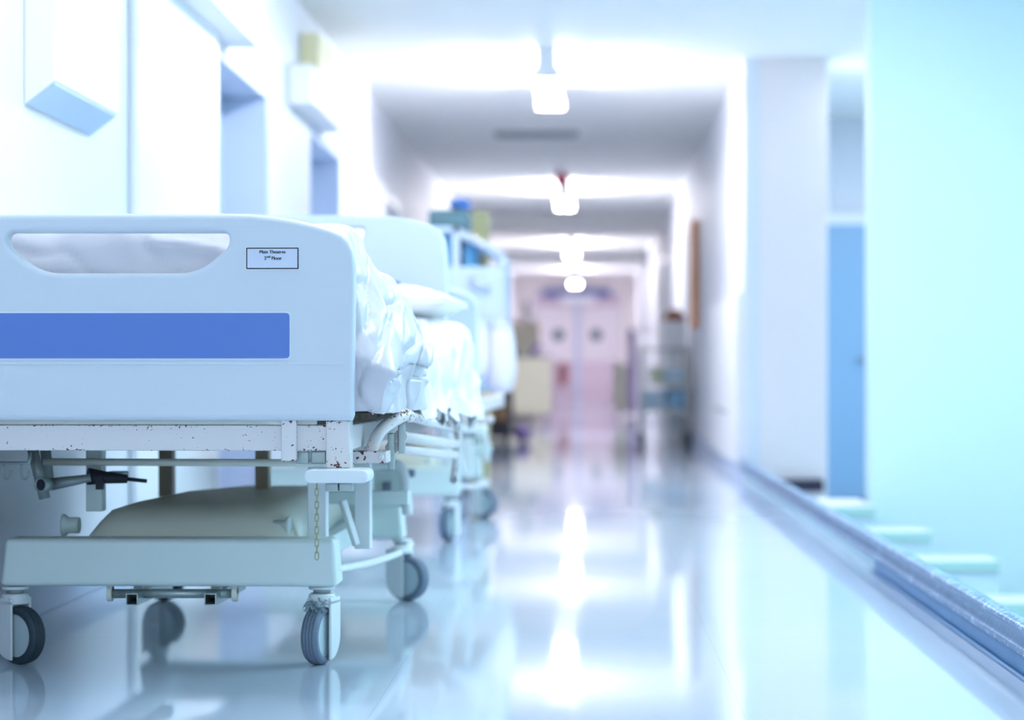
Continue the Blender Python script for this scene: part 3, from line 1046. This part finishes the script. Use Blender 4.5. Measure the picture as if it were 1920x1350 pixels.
def sheet(name, y0, y1, prof_fn, m, nu=130, nv=150, amp=0.012, seed=0.0, thick=0.004):
    "prof_fn(u, v) -> local point; u along the bed, v across from left hem over the top to right hem"
    bm = bmesh.new()
    grid = []
    for i in range(nu+1):
        row = []
        for j in range(nv+1):
            row.append(Vector(prof_fn(i/nu, j/nv)))
        grid.append(row)
    out = []
    for i in range(nu+1):
        r = []
        for j in range(nv+1):
            a = grid[min(i+1, nu)][j]-grid[max(i-1, 0)][j]
            b = grid[i][min(j+1, nv)]-grid[i][max(j-1, 0)]
            n = b.cross(a)
            n = n.normalized() if n.length > 1e-9 else Vector((0, 0, 1))
            if n.z < -0.2: n = -n
            p = grid[i][j]
            q = Vector((p.x*1.0+p.z*0.5, p.y*1.5-p.z*1.1, p.z*1.4))+Vector((seed, seed, seed))
            h = 0.75*ridged(q, 3.2)**3+0.14*ridged(q+Vector((3, 1, 2)), 7.5)**3+0.05*noise.noise(q*18)
            c1 = noise.noise(q*2.0+Vector((9, 4, 7)))
            c2 = noise.noise(Vector((q.x*5, q.y*5, q.z*2.0))+Vector((2, 8, 5)))
            h -= 0.55*math.exp(-(c1/0.035)**2)+0.35*math.exp(-(c2/0.04)**2)
            r.append(bm.verts.new(p+n*amp*h))
        out.append(r)
    for i in range(nu):
        for j in range(nv):
            f = bm.faces.new((out[i][j], out[i+1][j], out[i+1][j+1], out[i][j+1]))
            f.smooth = True
    me = bpy.data.meshes.new(name)
    bm.to_mesh(me); bm.free()
    me.materials.append(M[m])
    o = bpy.data.objects.new(name, me)
    C.objects.link(o)
    sm = o.modifiers.new('thick', 'SOLIDIFY'); sm.thickness = thick; sm.offset = -1
    return o


def lerp_tab(tab, t):
    for (a, va), (b, vb) in zip(tab, tab[1:]):
        if t <= b:
            k = max(0, (t-a)/(b-a)); k = k*k*(3-2*k)
            return va+(vb-va)*k
    return tab[-1][1]


def smooth_profile(pts, v):
    n = len(pts)-1
    f = v*n
    i = min(int(f), n-1)
    t = f-i
    p0, p1, p2, p3 = pts[max(i-1, 0)], pts[i], pts[i+1], pts[min(i+2, n)]
    g = lambda a, b, c, d: 0.5*(2*b+(-a+c)*t+(2*a-5*b+4*c-d)*t*t+(-a+3*b-3*c+d)*t**3)
    return g(p0[0], p1[0], p2[0], p3[0]), g(p0[1], p1[1], p2[1], p3[1])


# mattress on the deck
mt = MB().box(-0.43, 0.43, 0.06, 2.07, 0.572, 0.69).build('mattress', 'mattress', bevel=0.03, seg=4)
mt.location = (BX, BY, 0); mt.rotation_euler = (0, 0, BR)
tag(mt, 'grey blue vinyl mattress hidden under the crumpled sheets of the nearest bed', 'mattress')


def foot_pile(u, v):
    y = 0.055+u*0.70
    H = lerp_tab([(0, 0.955), (0.25, 0.965), (0.55, 0.93), (0.8, 0.80), (1.0, 0.70)], u)
    S = lerp_tab([(0, 0.0), (0.2, 0.02), (0.6, 0.035), (1, 0.03)], u)
    pr = [(-0.50-S, 0.60), (-0.49-S, 0.70), (-0.47, 0.82), (-0.43, H-0.05), (-0.33, H-0.005), (-0.1, H+0.008), (0.15, H+0.005),
          (0.34, H), (0.43, H-0.012), (0.465, H-0.06), (0.485+S*0.6, 0.84), (0.505+S, 0.76), (0.525+S, 0.69), (0.515+S, 0.64), (0.52+S, 0.575)]
    x, z = smooth_profile(pr, v)
    z = min(z, H+0.01)
    x += 0.012*math.sin(y*17+z*9)*max(0, min(1, (abs(x)-0.4)*8))
    if u < 0.14:                                  # the end hangs down behind the footboard
        t = u/0.14
        z = 0.58+(z-0.58)*math.sin(t*PI/2)
        y = 0.050+0.10*(1-math.cos(t*PI/2))**2
        x *= 0.985+0.015*t
    return x, y, z


s1 = sheet('plastic_cover', 0, 1, foot_pile, 'plastic_sheet', 250, 300, 0.020, 1.3)
s1.location = (BX, BY, 0); s1.rotation_euler = (0, 0, BR)
tag(s1, 'crumpled translucent white cover heaped behind the nearest footboard', 'bed cover')


def duvet(u, v):
    y = 0.62+u*1.42
    H = lerp_tab([(0, 0.72), (0.25, 0.73), (0.5, 0.78), (0.75, 0.81), (1.0, 0.80)], u)
    S = lerp_tab([(0, 0.0), (0.3, 0.015), (0.7, 0.04), (1, 0.03)], u)
    hem = 0.57-0.05*lerp_tab([(0, 0.0), (0.5, 0.8), (1, 1)], u)+0.018*math.sin(y*23)+0.01*math.sin(y*51)
    pr = [(-0.53, hem), (-0.52, 0.65), (-0.48, H-0.03), (-0.3, H), (0, H+0.01), (0.3, H+0.005), (0.44, H-0.005),
          (0.515+S, H-0.035), (0.53+S, 0.68), (0.535+S, 0.60), (0.545+S*1.2, hem)]
    x, z = smooth_profile(pr, v)
    x += 0.014*math.sin(y*26+1)*max(0, min(1, (0.72-z)*7))*(1 if x > 0 else -1)*(1 if abs(x) > .4 else 0)
    return x, y, z


s2 = sheet('bed_sheet', 0, 1, duvet, 'linen', 150, 130, 0.018, 5.1)
s2.location = (BX, BY, 0); s2.rotation_euler = (0, 0, BR)
tag(s2, 'rumpled bright white sheet with frilled hem over the side of the nearest bed', 'sheet')


def pillow(loc, rz, sx, sy, sz, label, seed, tilt=0.0):
    o = MB()
    c = Vector((0, 0, 0))
    g = bmesh.ops.create_cube(o.bm, size=2.0)
    bmesh.ops.subdivide_edges(o.bm, edges=o.bm.edges, cuts=14, use_grid_fill=True)
    for v in o.bm.verts:
        x, y, z = v.co
        e = (1-abs(x)**3.2)*(1-abs(y)**3.2)
        zz = z*(0.16+0.84*max(e, 0)**0.55)
        q = Vector((x*sx, y*sy, 0))*6+Vector((seed, 0, z))
        v.co = Vector((x*sx*(1-0.06*(1-abs(y))), y*sy*(1-0.06*(1-abs(x))), zz*sz+0.012*noise.noise(q)*e))
    for f in o.bm.faces: f.smooth = True
    p = o.build('pillow', 'linen')
    p.location = loc
    p.rotation_euler = (tilt, 0, rz)
    tag(p, label, 'pillow', 'pillows on the nearest bed')
    return p


pillow((BX+0.24, BY+1.76, 0.855), -0.06, 0.34, 0.26, 0.055, 'upper white pillow in front of the nearest bed headboard', 1.0)


# ================================================================== BEYOND THE BEDS, LEFT
M['trolley'] = mat('pale_blue_trolley', (0.66, 0.76, 0.92), 0.35)
M['skyblue'] = mat('sky_blue_linen', (0.16, 0.48, 0.80), 0.6)
M['chrome'] = mat('chrome', (0.9, 0.93, 0.96), 0.12, metal=1.0)
M['navy'] = mat('dark_slate', (0.10, 0.20, 0.24), 0.6)
M['royal'] = mat('royal_blue', (0.07, 0.22, 0.66), 0.5)
M['olive'] = mat('olive_card', (0.46, 0.44, 0.24), 0.7)

TY = 10.7
x0, x1 = at(843, 0, TY).x-0.42, at(940, 0, TY).x
ztop, zbt = at(0, 425, TY).z, 0.14
t = tag(empty('linen_trolley', ((x0+x1)/2, TY, 0)), 'tall pale blue linen trolley with sloping chrome handles behind the beds', 'trolley')
hw = (x1-x0)/2
f = MB()
DP = 0.75
zs = at(0, 470, TY).z
for sx in (-1, 1):
    for yy in (0, DP):
        f.box(sx*hw-0.015, sx*hw+0.015, yy-0.015, yy+0.015, 0.10 if sx < 0 else 0.55, zs if sx > 0 else ztop)
xm = at(855, 0, TY).x-t.location.x
f.box(xm-0.02, xm+0.02, -0.015, 0.015, 0.10, ztop)
f.box(xm-0.02, xm+0.02, DP-0.015, DP+0.015, 0.10, 0.60)
f.box(-hw-0.015, xm+0.02, -0.015, DP, ztop-0.03, ztop)
f.build('trolley_frame', 'trolley', t, 0.004)
f = MB()
f.hexa([(xm, -0.015, ztop-0.04), (hw, -0.015, zs-0.05), (hw, DP, zs-0.05), (xm, DP, ztop-0.04)],
       [(xm, -0.015, ztop), (hw, -0.015, zs), (hw, DP, zs), (xm, DP, ztop)])
f.build('sloping_top', 'trolley', t, 0.004)
for i, zz in enumerate((0.56, 0.93)):
    MB().box(-hw, hw, 0, DP, zz, zz+0.025).build('shelf', 'trolley', t, 0.003)
MB().box(-hw, hw, DP-0.01, DP, 0.586, zs-0.05).build('back_panel', 'trolley', t)
zz1 = at(0, 500, TY).z
MB().box(-hw, hw-0.016, -0.012, -0.002, 0.59, zz1).build('front_panel', 'trolley', t)
for (xa, ya, xb, yb) in ((888, 446, 922, 470), (884, 523, 914, 538), (886, 600, 914, 612)):
    a, b = at(xa, ya, TY-0.06), at(xb, yb, TY-0.06)
    a -= t.location; b -= t.location
    MB().tube([a+Vector((0, 0.05, 0)), a, b, b+Vector((0, 0.05, 0))], 0.012, 12).build('grab_handle', 'chrome', t)
for sx in (-1, 1):
    for yy in (0.03, DP-0.03):
        wx = xm if sx > 0 else -hw
        w2 = MB().lathe([(-0.015, 0.05), (0.015, 0.05)], (wx, yy, 0.05), (1, 0, 0), 24)
        w2.box(wx-0.02, wx+0.02, yy-0.015, yy+0.015, 0.06, 0.14)
        w2.build('wheel', 'tyre', t)

for (xa, ya, xb, yb, dy, label) in ((832, 428, 860, 500, 0.06, 'folded sky blue linen stack left of the trolley post'),
                              (868, 455, 890, 487, 0.06, 'folded sky blue linen stack right of the trolley post')):
    a, b = at(xa, ya, TY+dy), at(xb, yb, TY+dy)
    o = MB()
    n = 4
    zb_ = 0.9555
    hh = (a.z-zb_)/n
    for k_ in range(n):
        o.box(a.x+0.004*random.random(), b.x, TY+dy, TY+dy+0.45, zb_+hh*k_+0.001, zb_+hh*(k_+1)-0.002)
    tag(o.build('linen_stack', 'skyblue', bevel=0.01), label, 'linen', 'linen on the trolley')
# white laundry bags hanging in front of the trolley
def hang_bag(px0, px1, py0, py1, Y, label, seed):
    a, b = at(px0, py0, Y), at(px1, py1, Y)
    r = tag(empty('laundry_bag', ((a.x+b.x)/2, Y, b.z)), label, 'bag', 'laundry bags on the linen trolley')
    o = MB()
    H, W = a.z-b.z, (b.x-a.x)/2
    pr = [(0.0, 0.05), (0.03, 0.55), (0.12, 0.85), (0.3, 1.0), (0.5, 0.97), (0.7, 0.9), (0.86, 0.78), (0.95, 0.62), (1.0, 0.66)]
    o.lathe([(h*H, w_*W) for h, w_ in pr], (0, 0, 0), (0, 0, 1), 40)
    for v in o.bm.verts:
        v.co.y *= 0.8
        an = math.atan2(v.co.y, v.co.x)
        k_ = 1+0.05*math.sin(an*9+seed)*(v.co.z/H)
        v.co.x *= k_; v.co.y *= k_
    o.build('bag_body', 'bagw', r)
    MB().tube([(0, 0, H*0.9), (0.0, 0.0, H+0.03), (0, TY-Y-0.012, H+0.06)], 0.008, 8).build('drawstring', 'bagw', r)
    MB().tube([(W*0.64*math.cos(t_), W*0.52*math.sin(t_), H*0.955) for t_ in [2*PI*k/20 for k in range(20)]], 0.008, 6, closed=True).build('bag_neck_tie', 'trolley', r)
    return r


hang_bag(872, 917, 600, 712, TY-0.25, 'narrower white laundry bag hanging against the linen trolley', 1.0)
hang_bag(912, 968, 606, 738, TY-0.20, 'rounder white laundry bag hanging at the trolley corner', 2.2)
# bundles on top of the trolley
a = at(845, 398, TY+0.3)
zt2 = ztop+0.0
o = MB().box(x0+0.3, at(878, 0, TY+0.2).x, TY+0.15, TY+0.55, zt2, at(0, 388, TY).z)
tag(o.build('storage_box', 'navy', bevel=0.02), 'dark slate box on top of the linen trolley', 'box')
zz = at(0, 388, TY).z
o = MB().blob(((at(862, 0, TY+0.3)).x, TY+0.35, zz+0.037), (0.055, 0.10, 0.035), 3, 0.3, 2.0, 4)
tag(o.build('folded_cloth', 'royal'), 'royal blue cloth bundle resting on the dark slate box', 'cloth')
o = MB().box(at(884, 0, TY+0.75).x, at(914, 0, TY+0.75).x, TY+0.78, TY+1.0, 0.0, at(0, 396, TY+0.78).z)
tag(o.build('cardboard_sheet', 'olive', bevel=0.004), 'tall olive brown board standing behind the linen trolley', 'board')

# housekeeping trolley with brown box
M['brown'] = mat('brown_card', (0.42, 0.26, 0.14), 0.6)
M['nearblack'] = mat('near_black', (0.012, 0.012, 0.02), 0.4)
M['yellow'] = mat('safety_yellow', (0.85, 0.58, 0.03), 0.4)
M['violet'] = mat('violet_plastic', (0.30, 0.20, 0.52), 0.45)
HY = 19.5
def hx(px): return at(px, 0, HY).x
def hz(py): return at(0, py, HY).z
cx = (hx(895)+hx(957))/2
t = tag(empty('service_cart', (cx, HY, 0)), 'low black service cart on wheels beside the laundry bags', 'cart')
xa, xb = hx(888)-cx, hx(957)-cx
MB().box(xa, xb, 0, 0.8, 0.05, hz(790)).build('cart_bin', 'nearblack', t, 0.01)
f = MB()
for x_ in (xa+0.015, xb-0.015):
    for y_ in (0.015, 0.785):
        f.box(x_-0.012, x_+0.012, y_-0.012, y_+0.012, 0.2, hz(735))
f.build('cart_posts', 'nearblack', t)
MB().box(xa, xb, 0, 0.8, hz(750), hz(742)).build('cart_tray', 'nearblack', t, 0.004)
MB().box(xb-0.12, xb, 0.02, 0.6, hz(742)+0.001, hz(733)).build('cart_lip', 'nearblack', t, 0.004)
for x_ in (xa+0.05, xb-0.05):
    for y_ in (0.06, 0.74):
        MB().lathe([(-0.012, 0.04), (0.012, 0.04)], (x_, y_, 0.04), (1, 0, 0), 20).build('wheel', 'tyre_dark', t)
o = MB().box(cx+xa+0.05, cx+xb-0.04, HY+0.05, HY+0.7, hz(790)+0.001, hz(753))
tag(o.build('cardboard_box', 'brown', bevel=0.006), 'brown cardboard box on the shelf of the black service cart', 'box')
o = MB()
a = Vector((hx(908), HY-0.12, 0.0))
o.hexa([(hx(896), HY-0.10, 0.004), (hx(912), HY-0.10, 0.004), (hx(912), HY-0.03, 0.004), (hx(896), HY-0.03, 0.004)],
       [(hx(902), HY-0.07, hz(728)), (hx(909), HY-0.07, hz(728)), (hx(909), HY-0.05, hz(728)), (hx(902), HY-0.05, hz(728))])
tag(o.build('floor_sign', 'yellow', bevel=0.004), 'yellow folding floor sign standing beside the service cart', 'sign')
o = MB().blob((hx(978), HY+0.2, 0.085), (0.075, 0.15, 0.085), 3, 0.25, 2.5, 3)
tag(o.build('waste_bag', 'violet'), 'small violet bag slumped on the floor by the service cart', 'bag')

# cream cart
M['cream'] = mat('cream_panel', (0.95, 0.88, 0.68), 0.5)
CY = 25.5
def cxp(px): return at(px, 0, CY).x
def czp(py): return at(0, py, CY).z
c0 = (cxp(955)+cxp(1033))/2
t = tag(empty('laundry_cart', (c0, CY, 0)), 'cream sided laundry cart on castors further down the left side', 'cart')
xa, xb = cxp(950)-c0, cxp(1033)-c0
MB().box(xa, xb, 0, 0.9, 0.14, czp(672)).build('cart_body', 'cream', t, 0.02)
MB().tube([(xa, -0.01, czp(668)), (xb, -0.01, czp(668))], 0.014, 10).build('cart_rim', 'grille', t)
for x_ in (xa+0.06, xb-0.06):
    for y_ in (0.06, 0.84):
        w2 = MB().lathe([(-0.015, 0.06), (0.015, 0.06)], (x_, y_, 0.06), (1, 0, 0), 20)
        w2.box(x_-0.02, x_+0.02, y_-0.02, y_+0.02, 0.08, 0.14)
        w2.build('caster', 'grille', t)
o = MB().tube([(cxp(995), CY+0.2, czp(671)+0.03), (cxp(1010), CY+0.25, czp(651)+0.03)], 0.035, 10)
tag(o.build('cleaning_bottle', 'violet', bevel=0.004), 'dark violet bottle leaning up on the cream laundry cart', 'bottle')
o = MB().box(cxp(960), cxp(969), CY+0.2, CY+0.3, czp(671), czp(655))
tag(o.build('spray_bottle', 'nearblack', bevel=0.01), 'small black container on the left edge of the cream cart', 'bottle')
# cream cabinet behind, with grey dispenser above
o = tag(empty('cupboard', (cxp(975), 30.0, 0)), 'pale peach cupboard against the left wall behind the cream cart', 'cupboard')
M['peach'] = mat('peach_laminate', (0.92, 0.80, 0.72), 0.5)
xa, xb = XL+0.001-cxp(975), at(1012, 0, 30).x-cxp(975)
MB().box(xa, xb, 0, 0.8, 0.0, at(0, 602, 30).z).build('cabinet', 'peach', o, 0.01)
MB().box(xa+0.04, xb-0.04, -0.012, -0.001, 0.1, at(0, 610, 30).z).build('cupboard_door', 'cream', o, 0.004)
o = MB().box(at(981, 0, 30.2).x, at(993, 0, 30.2).x, 30.2, 30.4, at(0, 602, 30).z+0.0, at(0, 565, 30.2).z)
tag(o.build('storage_bin', 'grille', bevel=0.01), 'narrow grey container standing on the peach cupboard', 'container')
# small red chair near the doors
M['pinkseat'] = mat('rose_vinyl', (0.66, 0.30, 0.32), 0.5)
t = tag(empty('chair', (at(1055, 0, 37).x, 37, 0)), 'small rose coloured chair near the far double doors', 'chair')
MB().box(-0.11, 0.11, 0, 0.4, 0.40, 0.46).build('seat', 'pinkseat', t, 0.02)
MB().box(-0.11, 0.11, 0.37, 0.41, 0.46, 0.80).build('backrest', 'pinkseat', t, 0.02)
for sx in (-0.09, 0.09):
    for yy in (0.03, 0.37):
        MB().tube([(sx, yy, 0), (sx, yy, 0.40)], 0.012, 8).build('leg', 'grille', t)

# header sign above the double doors
xa, xb = at(1017, 0, 42.4).x, at(1145, 0, 42.4).x
t = tag(empty('door_sign', (0, 42.38, at(0, 556, 42.4).z)), 'long dark blue sign bar above the far double doors', 'sign')
MB().box(xa, xb, 0, 0.119, 0, 0.14).build('sign_panel', 'sign_blue', t, 0.005)
M['signlight'] = mat('sign_face', (0.9, 0.9, 0.95), 0.4)
MB().box(xa+0.35, xb-0.30, -0.02, -0.001, -0.14, 0.02).build('sign_face', 'signlight', t, 0.004)

# ================================================================== BEYOND, RIGHT
# glass/steel trolley
GY = 18.6
def gx(px): return at(px, 0, GY).x
def gz(py): return at(0, py, GY).z
c0 = (gx(1202)+gx(1292))/2
t = tag(empty('dressing_trolley', (c0, GY, 0)), 'steel framed dressing trolley with two trays against the right wall', 'trolley')
M['frame_grey'] = mat('trolley_steel', (0.60, 0.62, 0.60), 0.3, metal=0.5)
xa, xb = gx(1203)-c0, gx(1290)-c0
f = MB()
for x_ in (xa, xb):
    for y_ in (0, 0.5):
        f.tube([(x_, y_, 0.1), (x_, y_, gz(652))], 0.012, 8)
f.tube([(xa, 0, gz(654)), (xb, 0, gz(654))], 0.012, 8)
f.tube([(xa, 0.5, gz(654)), (xb, 0.5, gz(654))], 0.012, 8)
f.build('trolley_frame', 'frame_grey', t)
for py in (772, 722):
    MB().box(xa, xb, 0, 0.5, gz(py), gz(py)+0.02).build('tray', 'frame_grey', t, 0.003)
for x_ in (xa, xb):
    for y_ in (0.0, 0.5):
        w2 = MB().lathe([(-0.014, 0.05), (0.014, 0.05)], (x_, y_, 0.05), (1, 0.3, 0), 20)
        w2.tube([(x_, y_, 0.05), (x_, y_, 0.12)], 0.014, 8)
        w2.build('caster', 'tyre_dark', t)
M['steelblue'] = mat('steel_blue', (0.20, 0.40, 0.60), 0.5)
M['paleblue'] = mat('pale_blue', (0.48, 0.66, 0.80), 0.5)
M['sage'] = mat('sage_green', (0.58, 0.66, 0.48), 0.6)
M['palecream'] = mat('pale_cream', (0.95, 0.92, 0.80), 0.6)
for (xa_, xb_, pt, pb, m_, lab) in ((1207, 1247, 733, 771, 'paleblue', 'pale blue pack on the lower tray of the dressing trolley'),
                                    (1250, 1287, 731, 771, 'steelblue', 'steel blue pack on the lower tray of the dressing trolley'),
                                    (1220, 1243, 688, 721, 'sage', 'sage green pack on the upper tray of the dressing trolley'),
                                    (1246, 1284, 692, 721, 'paleblue', 'pale blue pack on the upper tray of the dressing trolley')):
    o = MB().box(gx(xa_), gx(xb_), GY+0.06, GY+0.42, gz(pb+1)+0.0205, gz(pt))
    tag(o.build('supply_pack', m_, bevel=0.012), lab, 'pack', 'packs on the dressing trolley')
# white bin with brown lid behind
t = tag(empty('pedal_bin', ((at(1247, 0, 19.2).x+at(1285, 0, 19.2).x)/2, 19.4, 0)), 'tall white bin with domed brown lid behind the dressing trolley', 'bin')
M['brownlid'] = mat('brown_lid', (0.32, 0.09, 0.02), 0.45)
MB().box(-0.095, 0.095, -0.18, 0.18, 0.0, at(0, 600, 19.2).z).build('bin_body', 'white', t, 0.02)
zl = at(0, 600, 19.2).z
pr = [(0.095*math.cos(a), zl+0.001+0.10*math.sin(a)) for a in [PI*k/12 for k in range(13)]]
MB().prism(pr, 'y', -0.18, 0.18, smooth=True).build('bin_lid', 'brownlid', t)
# tall orange brown board on the wall
M['orange'] = mat('orange_brown_wood', (0.66, 0.26, 0.10), 0.5, mottle=(3, (0.80, 0.42, 0.22), 0.8))
a, b = at(1296, 412, 18.0), at(1309, 616, 18.0)
o = MB().box(a.x, b.x+0.0, 18.0, 18.25, b.z, a.z)
o = o.build('wooden_plank', 'orange', bevel=0.005)
tag(o, 'tall narrow orange brown wooden board fixed to the right wall', 'board')
MB().box(b.x, XR-0.0005, 18.05, 18.2, (a.z+b.z)/2-0.1, (a.z+b.z)/2+0.1).build('wall_bracket', 'white', o)
# purple curtain, cream trolley further on
M['lilac'] = mat('lilac_fabric', (0.66, 0.54, 0.94), 0.7)
o = MB()
YY = 30.0
pts = []
xa, xb = at(1178, 0, YY).x, at(1193, 0, YY).x
n = 24
fr = [(xa+(xb-xa)*i/n, YY+0.03*math.sin(i*1.3)) for i in range(n+1)]
bk = [(x, y+0.02) for x, y in fr][::-1]
o.prism(fr+bk, 'z', 0.05, at(0, 618, YY).z, smooth=True)
o = o.build('hanging_apron', 'lilac')
tag(o, 'lilac apron hanging in folds at the right side of the far corridor', 'apron')
MB().box(xa-0.02, XR-0.001, YY, YY+0.03, at(0, 618, YY).z-0.01, at(0, 618, YY).z+0.02).build('hanging_rail', 'white', o)
t = tag(empty('supply_cabinet', (at(1166, 0, 28).x, 28, 0)), 'small pale cream cabinet on legs left of the lilac apron', 'cabinet')
MB().box(at(1150, 0, 28).x-t.location.x, at(1176, 0, 28).x-t.location.x, 0, 0.5, 0.12, at(0, 682, 28).z).build('cabinet', 'palecream', t, 0.01)
for sx in (-0.08, 0.055):
    for yy in (0.04, 0.46):
        MB().tube([(sx, yy, 0), (sx, yy, 0.12)], 0.012, 8).build('leg', 'grille', t)
